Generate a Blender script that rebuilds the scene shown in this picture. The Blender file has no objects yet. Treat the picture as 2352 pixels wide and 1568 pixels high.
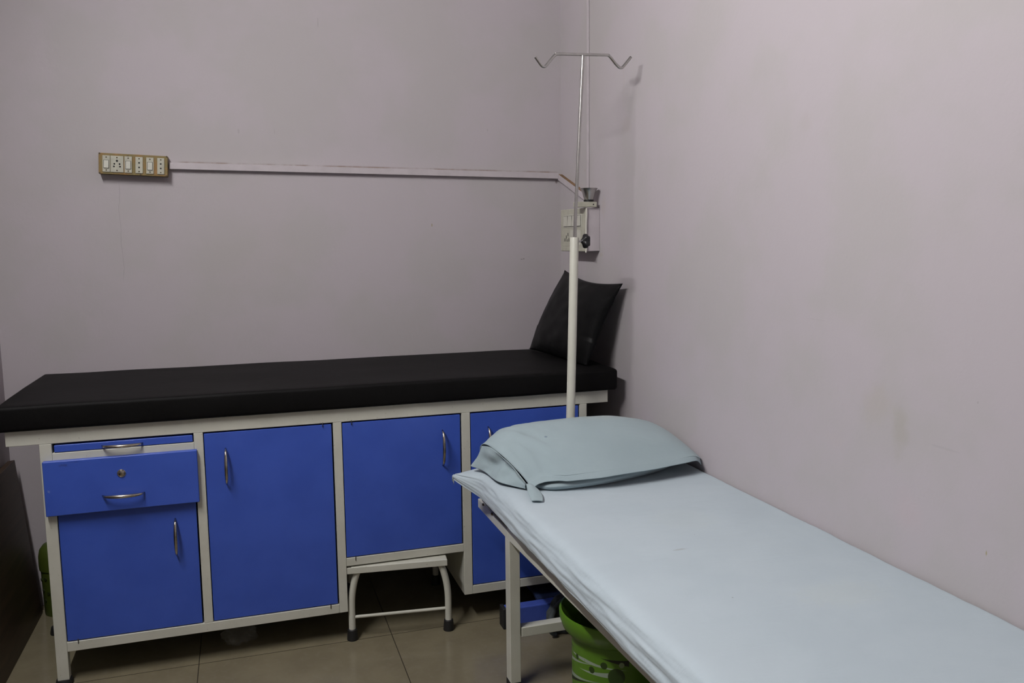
import bpy, bmesh, math, random
import numpy as np
from mathutils import Vector, Matrix, noise
random.seed(7)
SC = bpy.context.scene
COL = SC.collection
FZ = -0.012            # floor level
XR, YB, XL, YN, ZC = 1.243, 3.20, -0.777, -1.35, 2.85

# ------------------------------------------------------------------ nodes
class NT:
    def __init__(s, name):
        s.m = bpy.data.materials.new(name); s.m.use_nodes = True
        s.t = s.m.node_tree; s.t.nodes.clear()
        s.out = s.t.nodes.new('ShaderNodeOutputMaterial')
        s.b = s.t.nodes.new('ShaderNodeBsdfPrincipled')
        s.t.links.new(s.b.outputs[0], s.out.inputs[0])
        tc = s.t.nodes.new('ShaderNodeTexCoord'); s.co = tc.outputs['Object']
        sp = s.t.nodes.new('ShaderNodeSeparateXYZ'); s.t.links.new(s.co, sp.inputs[0])
        s.x, s.y, s.z = sp.outputs
    def put(s, sock, v):
        if hasattr(v, 'links') or isinstance(v, bpy.types.NodeSocket): s.t.links.new(v, sock)
        else: sock.default_value = v
    def math(s, op, a, b=0.0, c=None, clamp=False):
        n = s.t.nodes.new('ShaderNodeMath'); n.operation = op; n.use_clamp = clamp
        s.put(n.inputs[0], a); s.put(n.inputs[1], b)
        if c is not None: s.put(n.inputs[2], c)
        return n.outputs[0]
    def ramp(s, v, lo, hi, a=0.0, b=1.0):
        n = s.t.nodes.new('ShaderNodeMapRange'); n.interpolation_type = 'SMOOTHSTEP'
        s.put(n.inputs[0], v)
        n.inputs[1].default_value = lo; n.inputs[2].default_value = hi
        n.inputs[3].default_value = a; n.inputs[4].default_value = b
        return n.outputs[0]
    def noise(s, scale, detail=3.0, rough=0.55, vec=None, dist=0.0):
        n = s.t.nodes.new('ShaderNodeTexNoise'); n.inputs['Scale'].default_value = scale
        n.inputs['Detail'].default_value = detail; n.inputs['Roughness'].default_value = rough
        n.inputs['Distortion'].default_value = dist
        s.t.links.new(vec if vec is not None else s.co, n.inputs['Vector'])
        return n.outputs['Fac']
    def scaled(s, v3):
        n = s.t.nodes.new('ShaderNodeMapping'); n.inputs['Scale'].default_value = v3
        s.t.links.new(s.co, n.inputs[0]); return n.outputs[0]
    def mix(s, f, a, b):
        n = s.t.nodes.new('ShaderNodeMix'); n.data_type = 'RGBA'
        s.put(n.inputs[0], f)
        for k, v in ((6, a), (7, b)):
            if isinstance(v, tuple): n.inputs[k].default_value = (*v, 1)
            else: s.t.links.new(v, n.inputs[k])
        return n.outputs[2]
    def base(s, v):
        if isinstance(v, tuple): s.b.inputs['Base Color'].default_value = (*v, 1)
        else: s.t.links.new(v, s.b.inputs['Base Color'])
    def set(s, **k):
        for a, v in k.items(): s.put(s.b.inputs[a.replace('_', ' ')], v)
    def bump(s, h, strength=0.2, dist=0.002):
        n = s.t.nodes.new('ShaderNodeBump'); n.inputs['Strength'].default_value = strength
        n.inputs['Distance'].default_value = dist; s.t.links.new(h, n.inputs['Height'])
        s.t.links.new(n.outputs[0], s.b.inputs['Normal'])
    def spot(s, u, v, u0, v0, ru, rv, wob=0.5, scale=40, soft=0.4):
        a = s.math('DIVIDE', s.math('SUBTRACT', u, u0), ru)
        b = s.math('DIVIDE', s.math('SUBTRACT', v, v0), rv)
        d = s.math('SQRT', s.math('ADD', s.math('MULTIPLY', a, a), s.math('MULTIPLY', b, b)))
        if wob: d = s.math('ADD', d, s.math('MULTIPLY', s.math('SUBTRACT', s.noise(scale), 0.5), wob * 2))
        return s.ramp(d, 1.0 - soft, 1.0, 1.0, 0.0)

def simple(name, col, rough=0.5, metal=0.0, var=0.06, vs=12, bump=0.0, bs=300, spec=0.5, coat=0.0):
    n = NT(name)
    dark = tuple(c * (1 - var) for c in col); lite = tuple(min(1, c * (1 + var)) for c in col)
    n.base(n.mix(n.ramp(n.noise(vs), .3, .7), dark, lite))
    n.set(Roughness=rough, Metallic=metal)
    n.b.inputs['Specular IOR Level'].default_value = spec
    if coat: n.b.inputs['Coat Weight'].default_value = coat; n.b.inputs['Coat Roughness'].default_value = .12
    if bump: n.bump(n.noise(bs, 2), bump, 0.001)
    return n.m

WALL_A, WALL_B = (.475, .434, .458), (.455, .425, .432)
def wall_base(n):
    c = n.mix(n.ramp(n.noise(3.2, 4), .42, .62), WALL_A, WALL_B)
    c = n.mix(n.math('MULTIPLY', n.ramp(n.noise(1.1, 3), .52, .75), .35), c, (.425, .40, .375))
    n.set(Roughness=.62); n.b.inputs['Specular IOR Level'].default_value = .25
    n.bump(n.noise(55, 3), .12, .004)
    return c
def wall_back_mat():
    n = NT('paint_back_wall'); c = wall_base(n)
    # grime line lying along the upper edge of the cable trunking
    zl = n.math('SUBTRACT', n.math('ADD', n.math('MULTIPLY', n.x, -.0111), 1.5258), n.z)
    band = n.math('MULTIPLY', n.ramp(n.math('ABSOLUTE', zl), .0, .006, 1, 0), n.ramp(n.noise(14, 5, .65), .30, .72))
    inx = n.math('MULTIPLY', n.ramp(n.x, -.20, -.15), n.ramp(n.x, 1.22, 1.24, 1, 0))
    c = n.mix(n.math('MULTIPLY', n.math('MULTIPLY', band, inx), .75), c, (.20, .125, .075))
    # hairline crack
    wig = n.math('ADD', n.math('MULTIPLY', n.noise(5, 4), .05), -.408)
    cr = n.math('MULTIPLY', n.ramp(n.math('ABSOLUTE', n.math('SUBTRACT', n.x, wig)), .0004, .0012, 1, 0),
                n.math('MULTIPLY', n.ramp(n.z, 1.10, 1.15), n.ramp(n.z, 1.44, 1.46, 1, 0)))
    c = n.mix(n.math('MULTIPLY', cr, .35), c, (.25, .22, .22))
    for (u, v, a, b, k, col) in ((.7123, 1.3058, .003, .008, .7, (.30, .25, .12)), (1.075, 1.1695, .006, .002, .8, (.2, .17, .17)),
                                 (1.084, 1.171, .003, .003, .8, (.2, .17, .17)), (.143, 1.64, .002, .012, .25, (.3, .25, .25)),
                                 (.02, 1.64, .004, .010, .3, (.3, .27, .27)), (.31, 2.03, .002, .02, .35, (.3, .26, .26)),
                                 (.94, 1.67, .003, .006, .3, (.3, .26, .26)), (1.225, 1.475, .006, .008, .7, (.18, .14, .13))):
        c = n.mix(n.math('MULTIPLY', n.spot(n.x, n.z, u, v, a, b), k), c, col)
    n.base(c); return n.m
def wall_right_mat():
    n = NT('paint_right_wall'); c = wall_base(n)
    for (u, v, a, b, k, col) in ((1.330, .86, .03, .07, .34, (.36, .34, .27)), (1.40, .90, .06, .06, .22, (.42, .38, .30)),
                                 (1.114, .684, .0022, .007, .75, (.30, .26, .06)), (1.66, 1.5065, .03, .03, .12, (.4, .35, .32)),
                                 (1.22, .85, .05, .003, .15, (.3, .28, .28)), (1.60, 1.06, .05, .0016, .2, (.3, .26, .27)),
                                 (1.15, .95, .003, .004, .4, (.3, .25, .25)), (1.3, .70, .05, .06, .10, (.6, .42, .45)),
                                 (2.80, 1.19, .02, .01, .2, (.42, .34, .25)), (2.88, 1.27, .02, .012, .18, (.42, .34, .25)),
                                 (2.95, 1.50, .012, .008, .35, (.42, .3, .28)), (2.78, 1.36, .03, .05, .2, (.45, .38, .3)),
                                 (2.62, 1.78, .012, .12, .14, (.42, .37, .33)), (2.60, 1.62, .05, .04, .2, (.42, .37, .33)),
                                 (1.52, .80, .05, .03, .08, (.5, .42, .36))):
        c = n.mix(n.math('MULTIPLY', n.spot(n.y, n.z, u, v, a, b, .55, 25, .8), k), c, col)
    n.base(c); return n.m
def floor_mat():
    n = NT('glossy_beige_tile')
    c = n.mix(n.ramp(n.noise(7, 5), .3, .7), (.185, .160, .105), (.215, .187, .122))
    c = n.mix(n.math('MULTIPLY', n.ramp(n.noise(60, 3), .5, .7), .25), c, (.235, .205, .15))
    def joint(v, off):
        f = n.math('FRACT', n.math('DIVIDE', n.math('SUBTRACT', v, off - 6.0 + .30), .585))
        f = n.math('ABSOLUTE', n.math('SUBTRACT', f, n.math('FRACT', .30 / .585) if False else .5))
        return f
    def grid(v, off, per):
        f = n.math('FRACT', n.math('DIVIDE', n.math('ADD', v, 10 * per - off + per * .5), per))
        return n.ramp(n.math('ABSOLUTE', n.math('SUBTRACT', f, .5)), .0016, .0032, 1, 0)
    j = n.math('MAXIMUM', grid(n.x, -.172, .584), grid(n.y, 2.577, .584))
    c = n.mix(j, c, (.05, .042, .03))
    n.base(c); n.set(Roughness=n.ramp(n.noise(14), .3, .7, .10, .22)); n.b.inputs['Specular IOR Level'].default_value = .5
    n.bump(n.math('SUBTRACT', n.math('MULTIPLY', n.noise(20, 2), .3), j), .12, .001)
    return n.m
def blue_mat():
    n = NT('blue_enamel')
    c = n.mix(n.ramp(n.noise(9, 4), .3, .7), (.042, .094, .455), (.049, .106, .495))
    c = n.mix(n.math('MULTIPLY', n.spot(n.x, n.z, -.492, .638, .018, .006, .9, 90, .9), .55), c, (.03, .04, .12))
    c = n.mix(n.math('MULTIPLY', n.spot(n.x, n.z, -.463, .645, .020, .002, .9, 90, .9), .45), c, (.03, .04, .12))
    c = n.mix(n.math('MULTIPLY', n.spot(n.x, n.z, -.532, .567, .004, .005, 1.0, 260, .5), .5), c, (.25, .3, .5))
    n.base(c); n.set(Roughness=.30); n.b.inputs['Specular IOR Level'].default_value = .45
    n.bump(n.noise(170, 2), .10, .0012); return n.m
def cream_mat():
    n = NT('cream_enamel')
    c = n.mix(n.ramp(n.noise(11, 4), .3, .7), (.555, .55, .475), (.60, .595, .52))
    c = n.mix(n.math('MULTIPLY', n.ramp(n.noise(130, 2), .70, .74), .35), c, (.20, .17, .13))
    n.base(c); n.set(Roughness=.34); n.b.inputs['Specular IOR Level'].default_value = .4
    n.bump(n.noise(150, 2), .08, .001); return n.m
def rexine(name, col, rough):
    n = NT(name)
    n.base(n.mix(n.ramp(n.noise(8, 4), .3, .7), tuple(c * .85 for c in col), tuple(c * 1.2 for c in col)))
    n.set(Roughness=rough); n.b.inputs['Specular IOR Level'].default_value = .13
    h = n.math('ADD', n.math('MULTIPLY', n.noise(420, 2), .35), n.math('MULTIPLY', n.noise(14, 3, .6, None, .6), 1.0))
    n.bump(h, .22, .0045); return n.m
def cloth(name, a, b, marks=()):
    n = NT(name)
    c = n.mix(n.ramp(n.noise(5, 4), .35, .65), a, b)
    for (u, v, ru, rv, k, col) in marks:
        c = n.mix(n.math('MULTIPLY', n.spot(n.x, n.y, u, v, ru, rv, .5, 60, .6), k), c, col)
    n.base(c); n.set(Roughness=.88); n.b.inputs['Specular IOR Level'].default_value = .15
    n.b.inputs['Sheen Weight'].default_value = .12
    w1 = n.noise(1.0, 2, .5, n.scaled((900, 90, 400))); w2 = n.noise(1.0, 2, .5, n.scaled((90, 900, 400)))
    wr = n.noise(1.0, 4, .6, n.scaled((7, 26, 18)), 1.2)
    h = n.math('ADD', n.math('MULTIPLY', n.math('ADD', w1, w2), .06), n.math('MULTIPLY', wr, .9))
    n.bump(h, .20, .008); return n.m
def bin_mat(xc, yc, R):
    n = NT('green_printed_plastic')
    ang = n.math('ARCTAN2', n.math('SUBTRACT', n.y, yc), n.math('SUBTRACT', n.x, xc))
    ang = n.math('MODULO', n.math('ADD', ang, 2 * math.pi), 2 * math.pi)
    a = n.math('MULTIPLY', n.math('SUBTRACT', ang, math.pi), R)
    c = n.mix(n.ramp(n.noise(6), .3, .7), (.075, .175, .010), (.090, .205, .013))
    def streak(p, q, w0, w1, col, k=.85):
        L = q[0] - p[0]
        t = n.math('DIVIDE', n.math('SUBTRACT', a, p[0]), L)
        zc = n.math('ADD', n.math('MULTIPLY', t, q[1] - p[1]), p[1])
        w = n.math('ADD', n.math('MULTIPLY', t, w1 - w0), w0)
        d = n.math('SUBTRACT', w, n.math('ABSOLUTE', n.math('SUBTRACT', n.z, zc)))
        m = n.math('MULTIPLY', n.ramp(d, 0, .001), n.math('MULTIPLY', n.ramp(t, 0, .01), n.ramp(t, .99, 1, 1, 0)))
        return n.mix(n.math('MULTIPLY', m, k), c, col)
    W, K, D = (.30, .35, .30), (.009, .009, .008), (.022, .048, .008)
    c = streak((-.03, .1915), (.045, .1945), .0005, .0052, W); c = streak((.045, .1945), (.16, .187), .0052, .0005, W)
    c = streak((-.05, .1660), (.0787, .1925), .0058, .0003, W)
    c = streak((.0219, .1651), (.12, .1723), .0004, .0075, W)
    c = streak((-.05, .1240), (.0941, .1495), .0070, .0003, W)
    c = streak((.0917, .2142), (.1640, .2049), .0004, .0085, K, .95)
    c = streak((-.05, .1985), (-.0055, .2084), .0042, .0003, K, .95)
    c = streak((-.0313, .1152), (.0661, .1424), .0060, .0004, K, .95)
    for (u, v, r1, r2, col) in ((.0134, .1904, .0065, .0080, D), (.1008, .1955, .0090, .0095, D), (.0674, .1764, .0085, .0092, D),
                                (.1324, .1688, .0220, .0240, D), (.1451, .2010, .0070, .0075, (.22, .30, .16)), (-.037, .168, .005, .006, D)):
        c = n.mix(n.spot(a, n.z, u, v, r1, r2, 0, 1, .06), c, col)
    n.base(c); n.set(Roughness=.38); return n.m
def board_mat():
    n = NT('dark_brown_laminate')
    g = n.noise(1.0, 5, .6, n.scaled((40, 3, 40)), .8)
    n.base(n.mix(n.ramp(g, .3, .7), (.040, .024, .015), (.075, .045, .027))); n.set(Roughness=.45); return n.m
def ochre_mat():
    n = NT('yellowed_wooden_board')
    c = n.mix(n.ramp(n.noise(22, 5), .35, .65), (.255, .140, .036), (.20, .155, .052))
    c = n.mix(n.math('MULTIPLY', n.ramp(n.noise(60, 4), .55, .7), .7), c, (.33, .18, .055))
    c = n.mix(n.math('MULTIPLY', n.ramp(n.noise(110, 3), .62, .7), .8), c, (.16, .11, .05))
    n.base(c); n.set(Roughness=.55); n.bump(n.noise(120, 4), .4, .001); return n.m
def plastic_film():
    n = NT('clear_plastic_film'); n.base((.9, .92, .92)); n.set(Roughness=.12)
    n.b.inputs['Transmission Weight'].default_value = .0; n.b.inputs['Alpha'].default_value = .075
    n.b.inputs['Specular IOR Level'].default_value = .8
    n.bump(n.noise(40, 4), .5, .006); return n.m
def emit_mat(col, s):
    n = NT('lit_tube_glass'); n.base((.9, .9, .9))
    n.b.inputs['Emission Color'].default_value = (*col, 1); n.b.inputs['Emission Strength'].default_value = s
    return n.m

M = dict(
    wback=wall_back_mat(), wright=wall_right_mat(), floor=floor_mat(), blue=blue_mat(), cream=cream_mat(),
    black=rexine('black_rexine', (.0034, .0031, .0032), .60), pblack=rexine('black_pillow_rexine', (.0045, .0045, .0048), .46),
    navy=rexine('dark_mattress_rexine', (.008, .009, .016), .5),
    sheet=cloth('pale_blue_sheet', (.455, .530, .578), (.478, .553, .600),
                ((.871, 1.545, .022, .006, .45, (.30, .30, .30)), (.845, 1.30, .0025, .0025, .6, (.15, .15, .15)), (.720, 2.02, .002, .0025, .9, (.05, .05, .06)),
                 (1.05, 1.25, .12, .07, .16, (.55, .60, .55)), (.98, 1.72, .10, .10, .14, (.52, .58, .56)), (.95, 1.62, .0015, .0015, .6, (.2, .2, .2)))),
    case=cloth('pale_blue_pillowcase', (.325, .405, .432), (.350, .432, .460), ((.795, 2.168, .0058, .0062, .7, (.14, .19, .25)),
               (1.02, 2.27, .12, .05, .25, (.45, .48, .44)))),
    chrome=simple('worn_chrome', (.52, .47, .40), .20, 1.0, .12, 60), steel=simple('brushed_steel', (.50, .49, .47), .28, 1.0, .08, 40),
    rubber=simple('black_rubber', (.012, .012, .013), .55, 0, .2), knob=simple('black_plastic', (.008, .008, .009), .42, 0, .15),
    dark=simple('dark_hole', (.006, .006, .006), .7, 0, 0), ivory=simple('aged_ivory_plastic', (.45, .44, .36), .42, 0, .08, 40),
    switch=simple('switch_plastic', (.54, .53, .46), .35, 0, .05, 50), screw=simple('rusty_screw', (.10, .075, .045), .55, .4, .3, 200),
    trunk=simple('lilac_painted_pvc', (.50, .455, .475), .5, 0, .05, 20), dust=simple('orange_grime', (.21, .125, .06), .8, 0, .3, 30),
    cord=simple('white_cable', (.60, .58, .52), .45, 0, .05), ochre=ochre_mat(), board=board_mat(), film=plastic_film(),
    bucket=bin_mat(.89, 1.90, .117), olive=simple('dull_green_plastic', (.062, .088, .010), .5, 0, .1, 10),
    oliveB=simple('dull_green_print', (.025, .035, .008), .5, 0, .1, 10),
    equip=simple('blue_painted_steel', (.05, .09, .40), .4, 0, .08, 20), equipd=simple('dark_blue_plate', (.018, .03, .085), .45, 0, .1, 20),
    grey=simple('dark_grey_fabric', (.055, .065, .07), .9, 0, .35, 20, .5, 90), ceil=simple('white_ceiling', (.40, .385, .39), .8, 0, .03),
    wleft=None, batten=simple('white_batten', (.7, .7, .7), .4, 0, .02), tube=emit_mat((1.0, .985, .975), 258.0),
    slot=simple('dark_line', (.03, .028, .025), .6, 0, 0), seam=simple('pin_steel', (.05, .045, .04), .5, .5, .2))
nl = NT('paint_side_wall'); nl.base(wall_base(nl)); M['wleft'] = nl.m

# ------------------------------------------------------------------ mesh helpers
class MB:
    def __init__(s): s.v, s.f, s.mi = [], [], []
    def add(s, vs, fs, mi=0):
        o = len(s.v); s.v += [tuple(p) for p in vs]; s.f += [tuple(o + i for i in f) for f in fs]; s.mi += [mi] * len(fs); return s
    def box(s, x0, x1, y0, y1, z0, z1, mi=0):
        return s.add([(x0, y0, z0), (x1, y0, z0), (x1, y1, z0), (x0, y1, z0), (x0, y0, z1), (x1, y0, z1), (x1, y1, z1), (x0, y1, z1)],
                     [(3, 2, 1, 0), (4, 5, 6, 7), (0, 1, 5, 4), (1, 2, 6, 5), (2, 3, 7, 6), (3, 0, 4, 7)], mi)
    def obox(s, p0, p1, wdir, w, h, hdir, mi=0):
        """bar from p0 to p1, cross-section w along wdir and h along hdir"""
        p0, p1, W, H = Vector(p0), Vector(p1), Vector(wdir).normalized() * w / 2, Vector(hdir).normalized() * h / 2
        vs = [p + a * W + b * H for p in (p0, p1) for a, b in ((-1, -1), (1, -1), (1, 1), (-1, 1))]
        return s.add(vs, [(0, 1, 2, 3), (7, 6, 5, 4), (0, 4, 5, 1), (1, 5, 6, 2), (2, 6, 7, 3), (3, 7, 4, 0)], mi)
    def tube(s, pts, r, seg=14, mi=0, cap=True):
        pts = [Vector(p) for p in pts]; n = len(pts)
        rs = r if isinstance(r, (list, tuple)) else [r] * n
        T = [(pts[min(i + 1, n - 1)] - pts[max(i - 1, 0)]).normalized() for i in range(n)]
        up = Vector((0, 0, 1)) if abs(T[0].z) < .9 else Vector((1, 0, 0))
        A = (up - T[0] * up.dot(T[0])).normalized(); vs = []
        for i in range(n):
            A = (A - T[i] * A.dot(T[i])).normalized(); B = T[i].cross(A)
            vs += [pts[i] + (A * math.cos(2 * math.pi * k / seg) + B * math.sin(2 * math.pi * k / seg)) * rs[i] for k in range(seg)]
        fs = [(i * seg + k, i * seg + (k + 1) % seg, (i + 1) * seg + (k + 1) % seg, (i + 1) * seg + k) for i in range(n - 1) for k in range(seg)]
        if cap: fs += [tuple(range(seg - 1, -1, -1)), tuple(range((n - 1) * seg, n * seg))]
        return s.add(vs, fs, mi)
    def lathe(s, c, prof, seg=40, mi=0, axis='z', capb=True, capt=True):
        vs = []
        for r, h in prof:
            for k in range(seg):
                a = 2 * math.pi * k / seg; u, v = r * math.cos(a), r * math.sin(a)
                vs.append((c[0] + u, c[1] + v, c[2] + h) if axis == 'z' else (c[0] + h, c[1] + u, c[2] + v) if axis == 'x' else (c[0] + v, c[1] + h, c[2] + u))
        n = len(prof)
        fs = [(i * seg + k, i * seg + (k + 1) % seg, (i + 1) * seg + (k + 1) % seg, (i + 1) * seg + k) for i in range(n - 1) for k in range(seg)]
        if capb: fs.append(tuple(range(seg - 1, -1, -1)))
        if capt: fs.append(tuple(range((n - 1) * seg, n * seg)))
        return s.add(vs, fs, mi)
    def grid(s, P, mi=0):
        nu, nv = len(P[0]), len(P)
        return s.add([p for row in P for p in row], [(j * nu + i, j * nu + i + 1, (j + 1) * nu + i + 1, (j + 1) * nu + i) for j in range(nv - 1) for i in range(nu - 1)], mi)
    def xf(s, fn): s.v = [tuple(fn(p)) for p in s.v]; return s
    def build(s, name, mats, parent=None, bevel=0, seg=2, smooth=False, recalc=True, solid=0, sub=0, auto=None):
        me = bpy.data.meshes.new(name)
        off = Vector((0, 0, 0))
        me.from_pydata(s.v, [], s.f); me.update()
        mats = mats if isinstance(mats, (list, tuple)) else [mats]
        for m in mats: me.materials.append(m)
        for p, i in zip(me.polygons, s.mi): p.material_index = i
        if recalc:
            bm = bmesh.new(); bm.from_mesh(me); bmesh.ops.recalc_face_normals(bm, faces=bm.faces); bm.to_mesh(me); bm.free()
        o = bpy.data.objects.new(name, me); COL.objects.link(o)
        if smooth or bevel: me.polygons.foreach_set('use_smooth', [True] * len(me.polygons))
        if auto is not None: me.set_sharp_from_angle(angle=math.radians(auto))
        if bevel:
            m = o.modifiers.new('bevel', 'BEVEL'); m.width = bevel; m.segments = seg; m.limit_method = 'ANGLE'; m.angle_limit = math.radians(40); m.harden_normals = True
        if solid:
            m = o.modifiers.new('solid', 'SOLIDIFY'); m.thickness = solid; m.offset = -1
        if sub:
            m = o.modifiers.new('sub', 'SUBSURF'); m.levels = sub; m.render_levels = sub
        if parent is not None:
            o.parent = parent
            if parent.type == 'EMPTY': o.matrix_parent_inverse = Matrix.Translation(-Vector(parent.location))
        return o
def tag(o, label, cat, group=None):
    o['label'] = label; o['category'] = cat
    if group: o['group'] = group
    return o
def thing(name, loc, label, cat, group=None):
    o = bpy.data.objects.new(name, None); COL.objects.link(o); o.location = loc; o.empty_display_size = .05
    return tag(o, label, cat, group)
def struct(o): o['kind'] = 'structure'; return o

def cr(pts, t):
    """Catmull-Rom through pts, t in 0..1"""
    n = len(pts) - 1; x = min(max(t * n, 0), n - 1e-9); i = int(x); f = x - i
    p = [Vector(pts[min(max(k, 0), n)]) for k in (i - 1, i, i + 1, i + 2)]
    if i == 0: p[0] = 2 * p[1] - p[2]
    if i + 1 == n: p[3] = 2 * p[2] - p[1]
    return .5 * ((2 * p[1]) + (-p[0] + p[2]) * f + (2 * p[0] - 5 * p[1] + 4 * p[2] - p[3]) * f * f + (-p[0] + 3 * p[1] - 3 * p[2] + p[3]) * f ** 3)
def loft(rows, nu, nv):
    R = [[cr(r, i / (nu - 1)) for i in range(nu)] for r in rows]
    return [[cr([r[i] for r in R], j / (nv - 1)) for i in range(nu)] for j in range(nv)]
def round_pad(x0, x1, y0, y1, z0, z1, r, n=(60, 20, 8), warp=None):
    bm = bmesh.new(); mb = MB(); seen = {}
    lo, hi = Vector((x0, y0, z0)), Vector((x1, y1, z1))
    def spaced(a, b, k):
        e = [0, .15, .4, .7, 1.0]
        inner = [a + r + (b - a - 2 * r) * i / k for i in range(k + 1)]
        return [a + r * t for t in e[:-1]] + inner + [b - r * t for t in reversed(e[:-1])]
    ax = [spaced(x0, x1, n[0]), spaced(y0, y1, n[1]), spaced(z0, z1, n[2])]
    for d in range(3):
        u, v = [k for k in range(3) if k != d]
        for side in (0, 1):
            P = []
            for b in ax[v]:
                row = []
                for a in ax[u]:
                    p = Vector((0, 0, 0)); p[d] = (lo, hi)[side][d]; p[u] = a; p[v] = b
                    q = Vector([min(max(p[k], lo[k] + r), hi[k] - r) for k in range(3)])
                    w = p - q; p2 = q + w.normalized() * r if w.length > 1e-9 else p
                    row.append(warp(p2) if warp else p2)
                P.append(row)
            mb.grid(P)
    return mb
def weld(o, d=1e-5):
    bm = bmesh.new(); bm.from_mesh(o.data); bmesh.ops.remove_doubles(bm, verts=bm.verts, dist=d)
    bmesh.ops.recalc_face_normals(bm, faces=bm.faces); bm.to_mesh(o.data); bm.free(); return o

# ------------------------------------------------------------------ room
struct(MB().box(XL - .12, XR + .12, YN - .12, YB + .12, FZ - .10, FZ).build('floor', M['floor']))
struct(MB().box(XL - .12, XR + .12, YN - .12, YB + .12, ZC, ZC + .1).build('ceiling', M['ceil']))
struct(MB().box(XL - .12, XR + .12, YB, YB + .12, FZ, ZC).build('wall_back', M['wback']))
struct(MB().box(XR, XR + .12, YN, YB, FZ, ZC).build('wall_right', M['wright']))
struct(MB().box(XL - .12, XL, YN, YB, FZ, ZC).build('wall_left', M['wleft']))
struct(MB().box(XL - .12, XR + .12, YN - .12, YN, FZ, ZC).build('wall_front', simple('front_wall_paint', (.70, .68, .66), .7)))  # unseen wall behind the camera, paint lightened to bounce fill onto front faces

# ------------------------------------------------------------------ examination couch with cabinet base
couch = thing('examination_couch', (.27, 2.88, FZ), 'long cream steel examination couch with blue cabinet doors standing along the back wall', 'examination couch')
YF, YK = 2.571, 3.165
def cp(name, *boxes, m='cream', bev=.0016, parent=couch):
    mb = MB()
    for b in boxes: mb.box(*b)
    return mb.build(name, M[m], parent, bevel=bev)
T = .028
cp('top_rail', (-.6325, 1.1672, YF, YF + T, .6978, .7397))
cp('top_rail', (-.6325, 1.1672, YK - T, YK, .6978, .7397))
cp('end_rail', (-.6325, -.6325 + T, YF + T, YK - T, .6978, .7397)); cp('end_rail', (1.1672 - T, 1.1672, YF + T, YK - T, .6978, .7397))
cp('top_panel', (-.6325 + T, 1.1672 - T, YF + T, YK - T, .728, .7385), bev=0)
for (a, b, z0) in ((-.5515, -.5206, .004), (1.0644, 1.0901, .004)):
    for y in (YF, YK - T):
        l = cp('leg', (a, b, y, y + T, z0, .6978))
        MB().lathe(((a + b) / 2, y + T / 2, FZ), [(.023, 0), (.023, .010), (.0205, .0165)], 24).build('rubber_foot', M['rubber'], l, smooth=True, auto=40)
cp('post', (-.1501, -.1244, YF, YF + T, .1162, .6978)); cp('post', (.2496, .2757, YF, YF + T, .0877, .6978)); cp('post', (.6553, .6836, YF, YF + T, .0877, .6978))
cp('bottom_rail', (-.5206, .2496, YF, YF + T, .0877, .1162)); cp('bottom_rail', (.2757, .6553, YF, YF + T, .2365, .2627)); cp('bottom_rail', (.6836, 1.0644, YF, YF + T, .0877, .1162))
cp('drawer_rail', (-.5206, -.1501, YF, YF + T, .6390, .6705))
cp('back_panel', (-.5515, 1.0901, YK - T - .004, YK - T, .2365, .6978), bev=0)
cp('side_panel', (-.5490, -.546, YF + T, YK - T - .004, .0877, .6978), bev=0); cp('side_panel', (1.087, 1.090, YF + T, YK - T - .004, .0877, .6978), bev=0)
cp('side_panel', (.2715, .2752, YF + T, YK - T - .004, .0877, .6978), bev=0); cp('side_panel', (.6557, .660, YF + T, YK - T - .004, .0877, .6978), bev=0)
cp('bottom_panel', (-.546, .2715, YF + T, YK - T - .004, .0885, .093), bev=0); cp('bottom_panel', (.2752, .6557, YF + T, YK - T - .004, .2375, .242), bev=0); cp('bottom_panel', (.660, 1.087, YF + T, YK - T - .004, .0885, .093), bev=0)
cp('divider_panel', (-.139, -.1355, YF + T, YK - T - .004, .093, .6978), bev=0)

def bow(p0, p1, out, depth, r=.0052):
    p0, p1, out = Vector(p0), Vector(p1), Vector(out)
    pts, rs = [], []
    for i in range(19):
        t = i / 18; e = math.sin(math.pi * t) ** .42 if 0 < t < 1 else 0
        pts.append(p0.lerp(p1, t) + out * depth * e); rs.append(r * (.42 + .58 * math.sin(math.pi * t) ** .5) if 0 < t < 1 else r * .40)
    return MB().tube(pts, rs, 12)
def door(x0, x1, z0, z1, pins, hx, hz0, hz1, back=.002):
    d = MB().box(x0, x1, YF + back, YF + back + .018, z0, z1).build('door', M['blue'], couch, bevel=.0022, seg=3)
    bow((hx, YF + back, hz0), (hx + .001, YF + back, hz1), (0, -1, 0), .026).build('handle', M['chrome'], d, smooth=True)
    for (px, pz) in pins:
        MB().tube([(px, YF - .0012, pz - .008), (px, YF - .0012, pz + .007)], .0011, 8).build('hinge_pin', M['seam'], d, smooth=True)
    return d
g = .0042
door(-.5206 + .002, -.1501 - g, .1162 + .002, .560, [(-.4906, .1171)], -.2142, .3372, .4477)
door(-.1244 + .002, .2496 - g, .1162 + .002, .6978 - .0045, [(.2189, .694), (.2229, .1152)], -.0650, .5352, .6453)
door(.2757 + .002, .6553 - g, .2627 + .002, .6978 - .0045, [(.3057, .694), (.3048, .2605)], .5912, .5317, .6468)
door(.6836 + .002, 1.0644 - g, .1162 + .002, .6978 - .0045, [(1.03, .694), (1.03, .1152)], .7435, .5350, .6456)
dr = MB().box(-.5441, -.1425, YF - .0185, YF - .0005, .4952, .6512).build('drawer', M['blue'], couch, bevel=.0028, seg=3)
bow((-.3977, YF - .0185, .5418), (-.2888, YF - .0185, .5405), (0, -1, 0), .026).build('handle', M['chrome'], dr, smooth=True)
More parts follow.
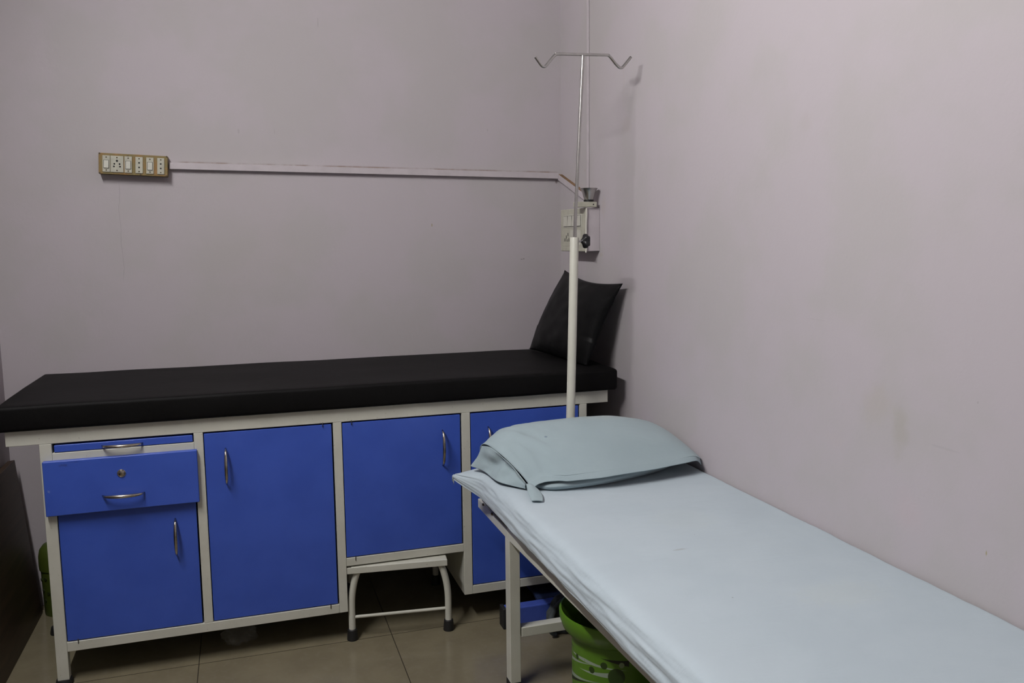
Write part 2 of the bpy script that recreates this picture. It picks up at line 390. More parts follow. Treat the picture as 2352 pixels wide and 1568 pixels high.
lk = MB().lathe((-.3456, YF - .0185, .6024), [(.0112, 0), (.0112, -.0015), (.0098, -.0022), (.0085, -.002), (.0072, -.0035), (.0072, -.005), (.0055, -.0058)], 28, axis='y', capb=False).build('lock', M['chrome'], dr, smooth=True, auto=35)
MB().box(-.3463, -.3449, YF - .0246, YF - .0242, .5990, .6060).build('keyhole', M['dark'], lk)
tr = MB().box(-.5206 + .0055, -.1501 - .003, YF + .001, YF + .30, .6705 + .0015, .6978 - .0055).build('pull_out_tray', M['blue'], couch, bevel=.002, seg=3)
bow((-.3937, YF + .001, .6812), (-.2881, YF + .001, .6805), (0, -1, 0), .026).build('handle', M['chrome'], tr, smooth=True)

# couch mattress
def mwarp(p):
    q = p.copy(); n = noise.noise(Vector((p.x * 5, p.y * 6, p.z * 9)))
    if p.z > .775: q.z += .0018 * n + .0022 * math.sin(math.pi * (p.y - 2.553) / .617)
    if p.y < 2.60: q.y += .0016 * noise.noise(Vector((p.x * 9, 3, p.z * 20))) ; 
    if p.z < .75: q.z += .0015 * max(0, noise.noise(Vector((p.x * 7, 9, 1))))
    return q
weld(tag(round_pad(-.650, 1.197, 2.5535, 3.172, .7403, .812, .011, (90, 24, 2), mwarp).build('couch_mattress', M['black'], smooth=True),
         'long flat black rexine mattress lying on the cream and blue examination couch', 'mattress'), 1e-4)

# black pillow leaning in the corner
def black_pillow():
    BL, BR, TR, TL = Vector((1.078, 3.135, .806)), Vector((1.118, 2.640, .803)), Vector((1.219, 2.566, 1.098)), Vector((1.222, 3.105, 1.126))
    nrm = (BR - BL).cross(TL - BL).normalized()
    if nrm.x > 0: nrm = -nrm
    mb = MB(); N = 49
    for sgn in (1, -1):
        P = []
        for j in range(N):
            v = j / (N - 1); row = []
            for i in range(N):
                u = i / (N - 1)
                p = BL * (1 - u) * (1 - v) + BR * u * (1 - v) + TR * u * v + TL * (1 - u) * v
                cx, cy = 2 * u - 1, 2 * v - 1
                c = (BL + BR + TR + TL) / 4
                pull = .085 * ((1 - cx * cx) * cy * cy + (1 - cy * cy) * cx * cx)
                pu = .05 * (1 - cx * cx) * max(0, cy) ** 3
                p = p + (c - p) * (pull + pu) * (.62 if v < .3 else 1)
                t = ((1 - abs(cx) ** 2.6) * (1 - abs(cy) ** 2.6)) ** .62
                th = (.062 if sgn > 0 else .034) * t
                w = noise.noise(Vector((u * 5, v * 5, sgn * 3))) * .004 + .004 * noise.noise(Vector((u * 3 + v * 9, v * 3 - u * 7, 8))) 
                q = p + nrm * sgn * (th + w * t)
                q.z = max(q.z, .8175 - .001 * t); q.x = min(q.x, XR - .006)
                row.append(q)
            P.append(row)
        mb.grid(P)
    o = weld(mb.build('black_pillow', M['pblack'], smooth=True), 1e-4)
    return tag(o, 'plump black rexine pillow leaning upright in the corner on the couch mattress', 'pillow')
black_pillow()

# ------------------------------------------------------------------ step stool under the couch
st = thing('step_stool', (.45, 2.75, FZ), 'low cream metal step stool with black rubber feet tucked under the couch', 'step stool')
SO, SA = Vector((.2885, 2.585, FZ)), math.atan2(-.034, .306)
ex, ey = Vector((math.cos(SA), math.sin(SA), 0)), Vector((-math.sin(SA), math.cos(SA), 0))
def SL(p): return SO + ex * p[0] + ey * p[1] + Vector((0, 0, p[2]))
SW, SD, SH = .308, .375, .2440
top = MB().box(.002, SW - .002, -.0145, SD + .02, SH - .006, SH).xf(SL).build('step_top', M['cream'], st, bevel=.003)
MB().box(-.0105, SW - .002, -.0165, -.0115, SH - .0215, SH - .001).xf(SL).build('front_lip', M['cream'], top, bevel=.0015)
MB().box(.002, SW - .002, SD + .017, SD + .022, SH - .0245, SH - .001).xf(SL).build('rear_lip', M['cream'], top, bevel=.0015)
for y in (0, SD):
    for x, sg in ((0, 1), (SW, -1)):
        pts = []
        for i in range(13):
            t = i / 12; z = .022 + t * (SH - .030)
            k = max(0, (z - .10) / (SH - .1)); pts.append((x + sg * (.030 * k ** 2.2), y, z))
        l = MB().tube(pts, .0108, 16).xf(SL).build('leg', M['cream'], st, smooth=True, auto=50)
        MB().lathe((x, y, 0), [(.0172, 0), (.0178, .003), (.0148, .034), (.0125, .036)], 24).xf(SL).build('rubber_foot', M['rubber'], l, smooth=True, auto=40)
for y in (0, SD): MB().tube([(.006, y, .074), (SW - .006, y, .074)], .0052, 12).xf(SL).build('stretcher', M['cream'], st, smooth=True, auto=50)

# ------------------------------------------------------------------ bed
bed = thing('hospital_bed', (.95, 1.55, FZ), 'low cream steel patient bed with square tube legs against the right wall', 'bed')
BX0, BX1, BY0, BY1 = .672, 1.236, .62, 2.449
RZ0, RZ1 = .4225, .4700
def sk(y): return .027 * max(0.0, 2.15 - y)
def skew(p): return (p[0] + (sk(p[1]) if p[0] < .72 else 0), p[1], p[2])
MB().box(BX0, BX0 + .030, 2.15, BY1, RZ0, .4500).box(BX0, BX0 + .030, BY0, 2.15, RZ0, RZ1).xf(skew).build('side_rail', M['cream'], bed, bevel=.0016)
cp('side_rail', (BX1 - .030, BX1, BY0, BY1, RZ0, RZ1), parent=bed)
cp('end_rail', (BX0 + .030, BX1 - .030, BY1 - .030, BY1, RZ0, RZ1), parent=bed); cp('end_rail', (BX0 + .069, BX1 - .030, BY0, BY0 + .030, RZ0, RZ1), parent=bed)
MB().box(BX0 + .030, BX1 - .030, BY0 + .03, BY1 - .03, .456, .468).xf(skew).build('deck_panel', M['cream'], bed)
for y in (2.131, 1.262):
    for x in (BX0, BX1 - .0305):
        x += sk(y) if x < .72 else 0
        l = cp('leg', (x, x + .0305, y, y + .040, .006, .4225), parent=bed)
        MB().box(x - .001, x + .0315, y - .001, y + .041, FZ, .007).build('rubber_foot', M['rubber'], l, bevel=.002)
    cp('cross_bar', (BX0 + .034, BX1 - .0305, y, y + .030, .1385, .1660), parent=bed)
l = None
for k, y in enumerate((2.385, 2.292)):
    MB().lathe((BX0, y, .4500), [(.0042, 0), (.0042, -.003), (.0022, -.0042)], 16, axis='x', capb=False).build('bolt', M['screw'], bed, smooth=True, auto=40)

weld(tag(round_pad(.668, 1.232, .625, 2.350, .4706, .5765, .016, (24, 60, 3), lambda p: Vector((p.x + ((.010 * (2.35 - p.y) - .016 * min(max((p.y - 2.17) / .08, 0), 1)) if p.x < .75 else 0), p.y, p.z))).build('bed_mattress', M['navy'], smooth=True),
         'dark rexine bed mattress showing as a thin edge below the pale blue sheet', 'mattress'), 1e-4)

def sheet():
    prof = [(1.2385, .560), (1.2395, .574), (1.236, .5815), (1.21, .583), (1.10, .5825), (.98, .582), (.86, .582), (.76, .582), (.70, .582), (.668, .5805), (.650, .576), (.640, .567), (.634, .552), (.632, .534), (.633, .518), (.636, .507)]
    NU, ys = 150, []
    y = .60
    while y < 2.34: ys.append(y); y += .0085
    tail = [(2.342, 0), (2.349, -.002), (2.3545, -.008), (2.357, -.02), (2.358, -.04), (2.3585, -.07)]
    P = []
    for y in ys + [t for t in tail]:
        dz = 0
        if isinstance(y, tuple): y, dz = y
        row = []
        for i in range(NU):
            s = i / (NU - 1); s = s ** .8
            p = cr([(a, 0, b) for a, b in prof], s); x, z = p.x, p.z
            side = min(max((.672 - x) / .035, 0), 1)
            drop = min(max((.578 - z) / .06, 0), 1)
            nz = noise.noise(Vector((x * 6, y * 9, 2))) * .0016 + noise.noise(Vector((x * 14 + y * 4, y * 30, 5))) * .0010
            e = noise.noise(Vector((x * 3 + 4, y * 5, 7)))
            z += nz + max(0, e) * .0015
            # crumples running along the hanging edge
            cx = noise.noise(Vector((y * 5, z * 70, 3))) * .0042 + noise.noise(Vector((y * 15, z * 120, 11))) * .0015
            x += side * cx
            if drop > .05: z += drop * (noise.noise(Vector((y * 5, 3, 1))) * .0030 + noise.noise(Vector((y * 17, 5, 1))) * .0014 - .001)
            if drop > .05: x -= .004 * drop * (1 if y > 1.5 else 1.0)
            w = math.exp(-((y - 2.352) / .050) ** 2) if y < 2.36 else 1
            hem = min(max((.668 - x) / .035, 0), 1)
            q = hem ** 1.2 * w
            x -= .060 * q; z += .050 * q * drop - .010 * q
            z += dz * (1 - .8 * q) if x < 1.30 else 0
            row.append((min(x, XR - .0015), y, z))
        P.append(row)
    o = MB().grid(P).build('bed_sheet', M['sheet'], smooth=True, solid=.0018)
    return tag(o, 'pale blue cotton sheet spread over the bed with its hem hanging at the side', 'bed sheet')
sheet()

# ------------------------------------------------------------------ light blue pillow
pil = thing('pillow', (.95, 2.2, .583), 'pale blue cloth pillow with an open flanged case at the head of the bed', 'pillow')
R0 = [(.7045, 2.0393, .594), (.7495, 2.0348, .610), (.8079, 2.0134, .613), (.8982, 2.0021, .616), (1.0, 2.0083, .62), (1.1076, 2.0221, .622), (1.1574, 2.0313, .624), (1.2051, 2.047, .622), (1.2335, 2.071, .602)]
R1 = [(.700, 2.066, .611), (.748, 2.060, .626), (.8008, 2.036, .632), (.9106, 2.031, .637), (1.0377, 2.043, .639), (1.12, 2.054, .640), (1.165, 2.06, .640), (1.2026, 2.068, .637), (1.235, 2.088, .622)]
R2 = [(.678, 2.118, .643), (.735, 2.122, .668), (.80, 2.125, .682), (.90, 2.13, .691), (1.0, 2.138, .692), (1.09, 2.145, .687), (1.16, 2.15, .677), (1.205, 2.158, .660), (1.2355, 2.17, .639)]
R3 = [(.651, 2.24, .667), (.714, 2.25, .705), (.79, 2.25, .716), (.902, 2.25, .7225), (1.027, 2.25, .7205), (1.106, 2.25, .709), (1.165, 2.258, .692), (1.205, 2.265, .674), (1.2355, 2.28, .654)]
R4 = [(.644, 2.305, .655), (.71, 2.335, .683), (.79, 2.345, .690), (.90, 2.355, .691), (1.02, 2.36, .691), (1.10, 2.365, .684), (1.16, 2.37, .676), (1.205, 2.38, .667), (1.2355, 2.39, .655)]
R5 = [(.645, 2.322, .612), (.72, 2.36, .612), (.80, 2.375, .612), (.90, 2.385, .612), (1.02, 2.39, .612), (1.10, 2.395, .612), (1.16, 2.40, .612), (1.205, 2.405, .612), (1.2355, 2.41, .612)]
def rip(P, a, f, sd):
    nv, nu = len(P), len(P[0])
    for j in range(nv):
        for i in range(nu):
            p = P[j][i]; w = noise.noise(Vector((p.x * f, p.y * f * 1.3, sd))) * a
            k = math.exp(-((p.x - .73) / .07) ** 2); w += k * .0065 * noise.noise(Vector((p.x * 40 + p.y * 14, p.y * 12, 4 + sd)))
            P[j][i] = p + Vector((0, 0, w))
    return P
# top sheet of the case (front flange folded forward)
P = rip(loft([R0, [((Vector(a) + Vector(b)) / 2 + Vector((0, 0, .0015))) for a, b in zip(R0, R1)], R1, R2, R3, R4, R5], 90, 80), .0016, 14, 2)
case = MB().grid(P).build('pillowcase', M['case'], pil, smooth=True, solid=.0018)
# stuffed body
F0 = [(.72, 2.10, .588), (.735, 2.056, .588), (.7806, 2.028, .588), (.9118, 2.033, .588), (1.028, 2.0645, .588), (1.115, 2.0986, .588), (1.166, 2.129, .588), (1.222, 2.16, .588)]
F1 = [(.712, 2.11, .600), (.735, 2.056, .597), (.7806, 2.024, .600), (.9118, 2.022, .603), (1.028, 2.050, .603), (1.115, 2.085, .602), (1.166, 2.118, .600), (1.224, 2.15, .600)]
F2 = [(.706, 2.12, .615), (.745, 2.075, .608), (.80, 2.050, .618), (.9118, 2.052, .625), (1.028, 2.072, .625), (1.115, 2.095, .622), (1.166, 2.122, .618), (1.224, 2.155, .612)]
F3 = [(.690, 2.16, .64), (.74, 2.16, .66), (.80, 2.16, .68), (.91, 2.16, .686), (1.028, 2.165, .684), (1.115, 2.17, .675), (1.17, 2.18, .66), (1.226, 2.19, .635)]
F4 = [(.682, 2.25, .65), (.73, 2.255, .69), (.80, 2.26, .70), (.91, 2.26, .708), (1.028, 2.26, .706), (1.115, 2.265, .694), (1.17, 2.27, .678), (1.226, 2.28, .640)]
F5 = [(.684, 2.31, .62), (.73, 2.345, .63), (.80, 2.355, .63), (.91, 2.365, .63), (1.028, 2.37, .63), (1.115, 2.375, .63), (1.17, 2.38, .63), (1.226, 2.385, .62)]
F6 = [(.70, 2.29, .588), (.74, 2.33, .588), (.80, 2.34, .588), (.91, 2.345, .588), (1.028, 2.35, .588), (1.115, 2.355, .588), (1.17, 2.36, .588), (1.22, 2.365, .588)]
weld(MB().grid(loft([F0, F1, F2, F3, F4, F5, F6], 60, 60)).grid(loft([F0, F6], 60, 3)).build('pillow_body', M['case'], pil, smooth=True), 1e-4)
# gathered open end of the case
A0 = [(.6455, 2.299, .6545), (.6540, 2.235, .6640), (.6655, 2.165, .6535), (.6790, 2.112, .6380), (.6960, 2.055, .6070)]
A1 = [(.641, 2.300, .640), (.655, 2.230, .645), (.680, 2.158, .630), (.690, 2.11, .618), (.697, 2.058, .600)]
A2 = [(.634, 2.305, .622), (.662, 2.235, .622), (.668, 2.158, .614), (.682, 2.105, .604), (.697, 2.06, .597)]
A3 = [(.624, 2.314, .604), (.648, 2.258, .603), (.656, 2.158, .600), (.678, 2.10, .596), (.698, 2.062, .5935)]
A4 = [(.6158, 2.3187, .592), (.6400, 2.272, .588), (.6470, 2.1575, .588), (.6750, 2.098, .588), (.699, 2.064, .588)]
Q = loft([A0, A1, A2, A3, A4], 60, 30)
for j in range(30):
    for i in range(60):
        p = Q[j][i]; e = math.sin(math.pi * j / 29) * math.sin(math.pi * i / 59)
        Q[j][i] = p + Vector((e * (.010 * noise.noise(Vector((p.y * 26, p.z * 18, 1))) + .005 * math.sin(p.y * 75 + p.z * 70)), e * .003 * noise.noise(Vector((p.y * 40, p.z * 30, 5))), 0))
MB().grid(Q).build('pillowcase_end', M['case'], pil, smooth=True, solid=.0016)
C0 = [(.6965, 2.052, .604), (.705, 2.043, .606), (.714, 2.046, .600)]
C1 = [(.690, 2.020, .594), (.701, 2.012, .598), (.720, 2.012, .593)]
C2 = [(.684, 1.985, .588), (.697, 1.980, .591), (.716, 1.978, .588)]
C3 = [(.6800, 1.962, .5865), (.692, 1.955, .588), (.7059, 1.951, .5865)]
MB().grid(loft([C0, C1, C2, C3], 16, 20)).build('pillowcase_corner', M['case'], pil, smooth=True, solid=.0016)

# ------------------------------------------------------------------ drip stand at the bed head
PY = 2.468
iv = thing('drip_stand', (.974, PY, FZ), 'tall white drip pole with a steel double hook fixed at the head of the bed', 'drip stand')
def px(z): return .9906 + .0140 + (z - 1.2524) * .0257 if z <= 1.2524 else 1.0046 + (z - 1.2524) * .0525
MB().tube([(px(.02), PY, .02), (px(1.2505), PY, 1.2505), (px(1.2524), PY, 1.2524)], [.0140, .0140, .0132], 24).build('pole', M['cream'], iv, smooth=True, auto=50)
rod = MB().tube([(px(1.253) , PY, 1.20), (px(1.30), PY, 1.30), (1.0338, PY, 1.8055)], .0052, 16).build('rod', M['steel'], iv, smooth=True, auto=50)
hk = [(.8789, 1.7929), (.8899, 1.779), (.8985, 1.7690), (.9055, 1.7662), (.9120, 1.7685), (.9255, 1.7840), (.9385, 1.7985), (.9450, 1.8035), (.9530, 1.8055), (1.0338, 1.8085), (1.1120, 1.8112), (1.1205, 1.8098), (1.1275, 1.8040), (1.1400, 1.7900), (1.1530, 1.7785), (1.1600, 1.7755), (1.1675, 1.7778), (1.1780, 1.7890), (1.1959, 1.8100)]
MB().tube([cr([(a, PY, b) for a, b in hk], i / 90) for i in range(91)], .0044, 14).build('hook_bar', M['steel'], iv, smooth=True, auto=50)
kz = 1.2405
stud = MB().tube([(1.0175, PY, kz), (1.034, PY, kz)], .0032, 12).build('stud', M['steel'], iv, smooth=True, auto=50)
kb = MB(); seg = 60; prof = [(0.0, .0), (.006, .0), (.0095, .004), (.0185, .0085), (.0205, .0125), (.0205, .0200), (.0190, .0235), (.009, .0275), (0.0, .0283)]
V = []
for r, h in prof:
    for k in range(seg):
        a = 2 * math.pi * k / seg; lob = 1 + (.17 * math.cos(5 * a) if r > .012 else 0)
        V.append((1.0275 + h, PY + r * lob * .88 * math.cos(a), kz + r * lob * .98 * math.sin(a)))
kb.add(V, [(i * seg + k, i * seg + (k + 1) % seg, (i + 1) * seg + (k + 1) % seg, (i + 1) * seg + k) for i in range(len(prof) - 1) for k in range(seg)])
weld(kb.build('knob', M['knob'], iv, smooth=True, auto=45), 1e-5)
MB().lathe((px(.01), PY, FZ), [(.0158, 0), (.0158, .034), (.0142, .036)], 24).build('rubber_tip', M['rubber'], iv, smooth=True, auto=40)
MB().box(px(.43) - .022, px(.43) + .022, BY1 + .0005, PY - .0125, .43, .465).build('clamp', M['cream'], iv, bevel=.002)

# ------------------------------------------------------------------ switchboard on the back wall
sb = thing('switchboard', (-.326, YB, 1.51), 'yellowed wooden switchboard with six ivory switch and socket modules on the back wall', 'switchboard')
sx, sz = Vector((.2153, 0, -.0078)), Vector((-.0037, 0, -.0690))
O = Vector((-.4317, 3.162, 1.5521))
def SB(u, v, d=0.0): return O + sx * u + sz * v + Vector((0, -d, 0))
def sbox(u0, u1, v0, v1, d0, d1, mi=0, mb=None):
    mb = mb or MB()
    vs = [SB(u, v, d) for d in (d1, d0) for u, v in ((u0, v1), (u1, v1), (u1, v0), (u0, v0))]
    return mb.add(vs, [(0, 1, 2, 3), (7, 6, 5, 4), (4, 5, 1, 0), (5, 6, 2, 1), (6, 7, 3, 2), (7, 4, 0, 3)], mi)
sbox(0, 1, 0, 1, -.0375, .0).build('backing_board', M['ochre'], sb, bevel=.0012)
def rnd(name, u, v, r, d, h, m, par):
    p = SB(u, v, d); MB().lathe(p, [(r, 0), (r, -h * .6), (r * .75, -h)], 18, axis='y', capb=False).build(name, M[m], par, smooth=True, auto=45)
for u, v in ((.014, .03), (.986, .03), (.986, .965), (.014, .965), (.42, .10), (.60, .97)): rnd('screw', u, v, .0028, 0, .0012, 'screw', sb)
def module(u0, u1, kind):
    v0, v1 = .115, .905
    pl = sbox(u0, u1, v0, v1, 0, .0032).build('module_plate', M['ivory'], sb, bevel=.0006)
    uc = (u0 + u1) / 2
    for v in (v0 + .085, v1 - .085): rnd('screw', uc, v, .0024, .0032, .0006, 'screw', pl)
    if kind == 'switch':
        k = .034
        sbox(uc - k - .006, uc + k + .006, .335, .735, .0032, .0036).build('switch_gap', M['slot'], pl)
        a = [SB(uc - k, .35, .0052), SB(uc + k, .35, .0052), SB(uc + k, .72, .0068), SB(uc - k, .72, .0068)]
        b = [SB(uc - k, .35, .0034), SB(uc + k, .35, .0034), SB(uc + k, .72, .0034), SB(uc - k, .72, .0034)]
        MB().add(a + b, [(3, 2, 1, 0), (4, 5, 6, 7), (0, 1, 5, 4), (1, 2, 6, 5), (2, 3, 7, 6), (3, 0, 4, 7)]).build('rocker', M['switch'], pl, bevel=.0006)
    elif kind == 'two':
        for v in (.40, .62): rnd('socket_hole', uc, v, .0028, .0032, .0003, 'dark', pl)
    else:
        for u, v, r in ((uc, .355, .0036), (uc - .038, .505, .0029), (uc + .038, .505, .0029), (uc - .044, .63, .0029), (uc + .044, .63, .0029)): rnd('socket_hole', u, v, r, .0032, .0003, 'dark', pl)
module(.058, .165, 'switch'); module(.172, .358, 'five'); module(.372, .480, 'switch'); module(.530, .637, 'two'); module(.688, .795, 'switch'); module(.848, .952, 'two')

# cable trunking
tk = thing('cable_trunking', (.5, YB, 1.50), 'lilac painted cable trunking running from the wooden switchboard to the corner', 'cable trunking')
p0, p1 = Vector((-.2150, YB - .0095, 1.5138)), Vector((1.2270, YB - .0095, 1.4975))
MB().obox(p0, p1, (0, 1, 0), .017, .0225, (p1 - p0).cross(Vector((0, 1, 0)))).build('straight_channel', M['trunk'], tk, bevel=.0015)
q0, q1 = Vector((XR - .0085, 3.183, 1.492)), Vector((XR - .0085, 2.885, 1.3905))
dn = (q1 - q0).cross(Vector((1, 0, 0))).normalized(); dn = dn if dn.z > 0 else -dn
MB().obox(q0, q1, (1, 0, 0), .0155, .0225, dn).obox(q0 + dn * .0117, q1 + dn * .0117, (1, 0, 0), .0150, .0008, dn, 1).build('sloping_channel', [M['trunk'], M['dust']], tk)

# conduit on right wall
cd = MB().obox((XR - .0035, 2.912, 1.392), (XR - .0035, 2.912, 2.80), (0, 1, 0), .012, .0065, (1, 0, 0)).build('conduit', M['trunk'], bevel=.0015)
tag(cd, 'thin lilac painted conduit running straight up the right wall near the corner', 'conduit')

# switch box on right wall
bx = thing('switch_box', (XR, 2.93, 1.28), 'surface mounted switch box with ivory face on the right wall near the corner', 'switch box')
XF = 1.187
MB().box(XF + .005, XR - .0005, 2.8115, 3.050, 1.2035, 1.3560).build('back_box', M['trunk'], bx, bevel=.001)
MB().box(XF - .001, XF + .006, 2.810, 3.054, 1.2015, 1.3585).build('face_plate', M['ivory'], bx, bevel=.004, seg=3)
def fb(y0, y1, z0, z1, d0, d1): return MB().box(XF - .001 - d1, XF - .001 - d0, y0, y1, z0, z1)
up = fb(2.843, 3.022, 1.2895, 1.3375, 0, .0012).build('switch_module', M['switch'], bx, bevel=.0005)
for k in range(4):
    a = 2.850 + k * .0425
    c = fb(a, a + .0385, 1.2935, 1.3335, .0012, .0020).build('switch_gap', M['slot'], up)
    mb = MB(); xx = XF - .0030
    mb.add([(xx - .0035, a + .001, 1.2945), (xx - .0035, a + .0375, 1.2945), (xx - .0008, a + .0375, 1.3325), (xx - .0008, a + .001, 1.3325), (xx, a + .001, 1.2945), (xx, a + .0375, 1.2945), (xx, a + .0375, 1.3325), (xx, a + .001, 1.3325)],
           [(0, 1, 2, 3), (7, 6, 5, 4), (0, 4, 5, 1), (1, 5, 6, 2), (2, 6, 7, 3), (3, 7, 4, 0)]).build('rocker', M['switch'], up, bevel=.0006)
lo = fb(2.843, 3.028, 1.2215, 1.2840, 0, .0010).build('socket_module', M['ivory'], bx, bevel=.0005)
fb(2.852, 2.905, 1.2260, 1.2800, .0010, .0018).build('blank_cover', M['switch'], lo, bevel=.0004); fb(2.912, 2.955, 1.2260, 1.2800, .0010, .0018).build('blank_cover', M['switch'], lo, bevel=.0004)
for y, z, h in ((2.975, 1.2640, .012), (2.992, 1.2550, .012), (2.966, 1.2440, .012), (3.006, 1.2440, .012), (2.986, 1.2420, .009)):
    fb(y - .0028, y + .0028, z - h / 2, z + h / 2, .0010, .0013).build('socket_hole', M['dark'], lo)
# cable on its edge
MB().tube([cr([(XF + .001, 2.8072, 1.3620), (XF + .003, 2.8066, 1.340), (XF + .001, 2.8064, 1.30), (XF + .001, 2.8064, 1.26), (XF + .002, 2.8066, 1.225), (XF + .001, 2.8070, 1.2045), (XF - .001, 2.8072, 1.198)], i / 40) for i in range(41)], .0029, 10).build('cable', M['cord'], bx, smooth=True)['label'] = 'white cable hanging down the near edge'
# bracket and cup
bk = MB().box(1.150, 1.2265, 2.8005, 2.838, 1.3600, 1.3785)
tag(bk.build('wall_bracket', M['ivory'], bevel=.0015), 'small ivory plastic bracket sitting on top of the switch box', 'bracket')
MB().lathe((1.2130, 2.8005, 1.3690), [(.0022, 0), (.0022, -.0006)], 14, axis='y', capb=False).build('hole', M['dark'], bpy.data.objects['wall_bracket'])
cu = thing('metal_cup', (1.2010, 2.820, 1.3787), 'small flared steel cup with a black base standing on the bracket above the switch box', 'cup')
CC = (1.2030, 2.8195, 1.3787)
MB().lathe(CC, [(.0178, 0), (.0178, .0072), (.0165, .0076)], 32).build('base_ring', M['knob'], cu, smooth=True, auto=40)
MB().lathe(CC, [(.0165, .0076), (.0175, .010), (.0225, .028), (.0270, .0415), (.0318, .0475), (.0322, .0482), (.0312, .0482), (.0262, .0415), (.0217, .028), (.0167, .0105), (.001, .0100)], 40, capb=False).build('cup_body', M['steel'], cu, smooth=True, auto=60)

# ------------------------------------------------------------------ green printed bin under bed
gb = thing('waste_bin', (.89, 1.90, FZ), 'bright green open waste bin printed with white streaks and dark dots under the bed', 'waste bin')
c = (.89, 1.90, FZ)
MB().lathe(c, [(.104, 0), (.110, .004), (.1165, .12), (.1175, .245), (.1195, .262), (.1135, .262), (.1115, .245), (.1105, .12), (.104, .012), (.002, .010)], 72).build('bin_body', M['bucket'], gb, smooth=True, auto=50)
MB().lathe(c, [(.1185, .254), (.1300, .256), (.1420, .270), (.1490, .292), (.1500, .306), (.1485, .3115), (.1440, .3125), (.1330, .296), (.1200, .275), (.1140, .262), (.1138, .258)], 72, capb=False, capt=False).build('bin_rim', simple('green_plastic_rim', (.085, .195, .012), .36, 0, .06, 6), gb, smooth=True, auto=60)

# small lidded bin behind the couch leg
g2 = thing('pedal_bin', (-.640, 3.135, FZ), 'small dull green round bin with a domed lid in the corner behind the couch', 'bin')
c2 = (-.640, 3.130, FZ)
MB().lathe(c2, [(.050, 0), (.052, .004), (.055, .150), (.056, .165)], 40).build('bin_body', M['olive'], g2, smooth=True, auto=50)
MB().lathe(c2, [(.059, .160), (.060, .172), (.0595, .205), (.055, .228), (.044, .243), (.024, .250), (.001, .252)], 40).build('lid', M['olive'], g2, smooth=True, auto=60)
for a, z in ((205, .128), (232, .135), (215, .092), (240, .085), (222, .058)):
    an = math.radians(a); rr = .0525 + .003 * z / .165
    MB().tube([Vector(c2) + Vector((math.cos(an) * rr, math.sin(an) * rr, z)), Vector(c2) + Vector((math.cos(an) * (rr + .0022), math.sin(an) * (rr + .0022), z))], .0055, 14).build('printed_dot', M['oliveB'], g2, smooth=True, auto=40)

# small black rubber cap on the floor
tag(MB().lathe((-.622, 2.945, FZ), [(.019, 0), (.020, .004), (.016, .024), (.012, .027)], 24).build('rubber_cap', M['rubber'], smooth=True, auto=40),
    'small black rubber cap lying on the floor just behind the left couch leg', 'rubber cap')

# dark board leaning against the left wall
bd = MB(); nb = 1
yb0, yb1 = 1.35, 3.128
bd.add([(-.6990, yb0, FZ), (-.7005, yb1, FZ), (-.750, yb1 + .018, .530), (-.752, yb0, .530), (-.719, yb0, FZ), (-.7205, yb1, FZ), (-.772, yb1 + .018, .527), (-.772, yb0, .527)],
       [(0, 1, 2, 3), (7, 6, 5, 4), (0, 4, 5, 1), (1, 5, 6, 2), (2, 6, 7, 3), (3, 7, 4, 0)])
tag(bd.build('wooden_board', M['board'], bevel=.002), 'dark brown laminate board leaning against the left wall beside the couch', 'board')

# crumpled plastic bag
def bag(name, c, rx, ry, rz, seed, label):
    bm = bmesh.new(); bmesh.ops.create_icosphere(bm, subdivisions=5, radius=1)
    for v in bm.verts:
        p = v.co.copy(); n = noise.fractal(p * 1.7 + Vector((seed, 0, 0)), .8, 2.0, 5) * .32 + abs(noise.noise(p * 4 + Vector((seed, 2, 0)))) * .22
        k = 1 + n * 1.3 - .16; v.co = Vector((c[0] + p.x * rx * k, c[1] + p.y * ry * k, max(FZ + .0006, c[2] + p.z * rz * k)))
    me = bpy.data.meshes.new(name); bm.to_mesh(me); bm.free(); me.materials.append(M['film'])
    me.polygons.foreach_set('use_smooth', [True] * len(me.polygons))
    o = bpy.data.objects.new(name, me); COL.objects.link(o); return tag(o, label, 'plastic bag')
bag('plastic_bag', (-.058, 2.70, .024), .060, .060, .042, 3, 'crumpled clear plastic bag lying on the floor under the couch')

# blue floor stand and grey bag behind the bed leg
fs = thing('floor_stand', (.90, 2.53, FZ), 'low blue steel stand with a black end cap on the floor behind the bed leg', 'stand')
MB().box(.773, 1.12, 2.4905, 2.5305, FZ + .0005, .0555).build('front_bar', M['equip'], fs, bevel=.006, seg=3)
MB().box(.762, .775, 2.4880, 2.5330, FZ, .0575).build('end_cap', M['rubber'], fs, bevel=.003)
MB().box(.930, .965, 2.5305, 2.86, .004, .040).build('side_bar', M['equip'], fs, bevel=.005, seg=3)
pb = MB(); pb.add([(.905, 2.56, .030), (1.12, 2.56, .030), (1.12, 2.80, .075), (.905, 2.80, .075), (.905, 2.56, .042), (1.12, 2.56, .042), (1.12, 2.80, .087), (.905, 2.80, .087)],
       [(3, 2, 1, 0), (4, 5, 6, 7), (0, 1, 5, 4), (1, 2, 6, 5), (2, 3, 7, 6), (3, 0, 4, 7)])
pb.build('foot_plate', M['equipd'], fs, bevel=.002)
cb = thing('cloth_bag', (.945, 2.405, FZ), 'dark grey cloth bag slumped on the floor behind the green bin', 'bag')
bm = bmesh.new(); bmesh.ops.create_icosphere(bm, subdivisions=5, radius=1)
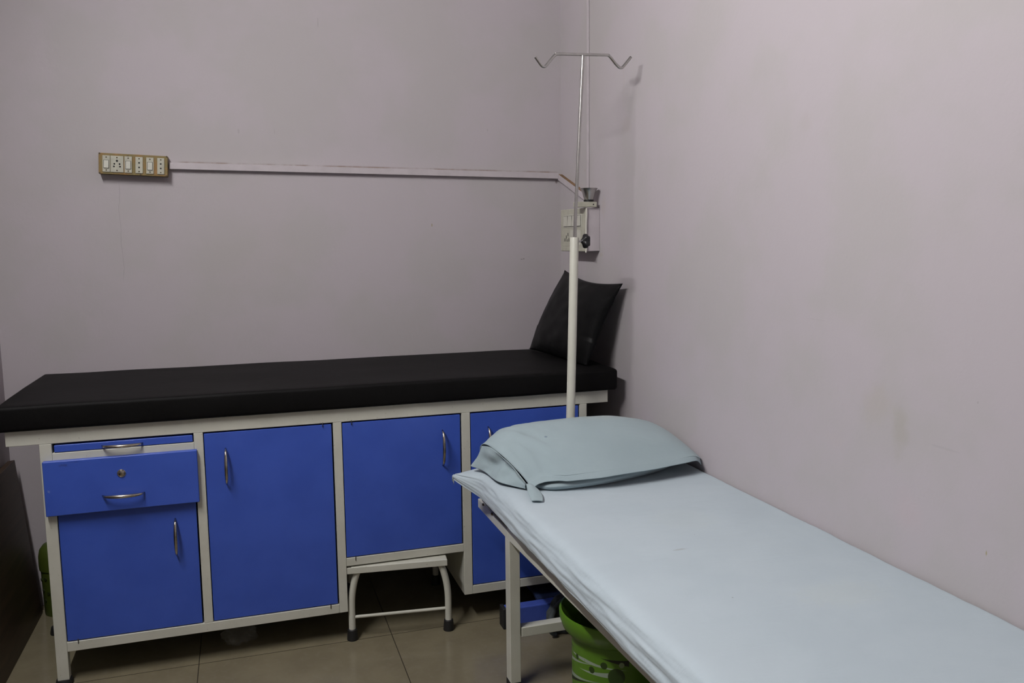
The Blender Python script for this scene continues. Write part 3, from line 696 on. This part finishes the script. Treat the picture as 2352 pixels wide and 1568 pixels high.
for v in bm.verts:
    p = v.co.copy(); n = noise.fractal(p * 1.4 + Vector((4, 1, 0)), .9, 2.0, 4) * .14 - .05 * abs(noise.noise(p * 3.1 + Vector((1, 7, 2))))
    k = 1 + n; sq = 1 + .20 * (abs(p.x) ** 3 + abs(p.z) ** 3)
    v.co = Vector((.945 + p.x * .052 * k * sq, 2.405 + p.y * .032 * k, max(FZ + .001, .054 + p.z * .058 * k * sq)))
me = bpy.data.meshes.new('bag_body'); bm.to_mesh(me); bm.free(); me.materials.append(M['grey']); me.polygons.foreach_set('use_smooth', [True] * len(me.polygons))
o = bpy.data.objects.new('bag_body', me); COL.objects.link(o); o.parent = cb; o.matrix_parent_inverse = Matrix.Translation(-Vector(cb.location))
hp = [(.950, 2.384, .116), (.922, 2.378, .108), (.896, 2.376, .080), (.884, 2.378, .042), (.889, 2.380, .010), (.905, 2.382, -.003)]
MB().tube([cr(hp, i / 24) for i in range(25)], [.006 + .0035 * math.sin(math.pi * i / 24) for i in range(25)], 12).build('strap', M['grey'], cb, smooth=True)

# ------------------------------------------------------------------ tube light on the left wall (out of frame)
tl = thing('tube_light', (XL, 1.35, 2.58), 'white wall mounted LED batten light high on the left wall', 'lamp')
LY0, LY1, LZ, LT = .75, 1.95, 2.58, math.radians(36)
ld, lu = Vector((math.cos(LT), 0, -math.sin(LT))), Vector((math.sin(LT), 0, math.cos(LT)))
lc = Vector((XL + .030, 0, LZ))
def LB(p): return lc + ld * p[0] + Vector((0, p[1], 0)) + lu * p[2]
MB().box(-.022, .010, LY0 - .03, LY1 + .03, -.034, .034).xf(LB).build('batten', M['batten'], tl, bevel=.003)
MB().box(.0105, .0165, LY0, LY1, -.024, .024).xf(LB).build('lamp_diffuser', M['tube'], tl)
for y in (LY0 - .03, LY1): MB().box(.0105, .022, y, y + .03, -.030, .030).xf(LB).build('end_cap', M['batten'], tl, bevel=.002)

# ------------------------------------------------------------------ world, camera
w = bpy.data.worlds.new('world'); SC.world = w; w.use_nodes = True
w.node_tree.nodes['Background'].inputs[0].default_value = (.5, .5, .5, 1); w.node_tree.nodes['Background'].inputs[1].default_value = 0.0
cam = bpy.data.cameras.new('camera'); co = bpy.data.objects.new('camera', cam); COL.objects.link(co); SC.camera = co
cam.sensor_width = 36.0; cam.sensor_fit = 'HORIZONTAL'; cam.lens = 1930.998 / 2352 * 36; cam.clip_start = .02
r_ = Vector((0.9513747, -0.30785042, -0.01069084)); u_ = Vector((0.047136, 0.11119496, 0.99268015)); f_ = Vector((0.30440823, 0.94491471, -0.12029891))
mt = Matrix((r_, u_, -f_)).transposed().to_4x4(); mt.translation = (0, 0, 1.2477); co.matrix_world = mt
vs = SC.view_settings; vs.view_transform = 'Standard'; vs.look = 'None'; vs.gamma = 1; vs.use_curve_mapping = False; vs.exposure = 0.0
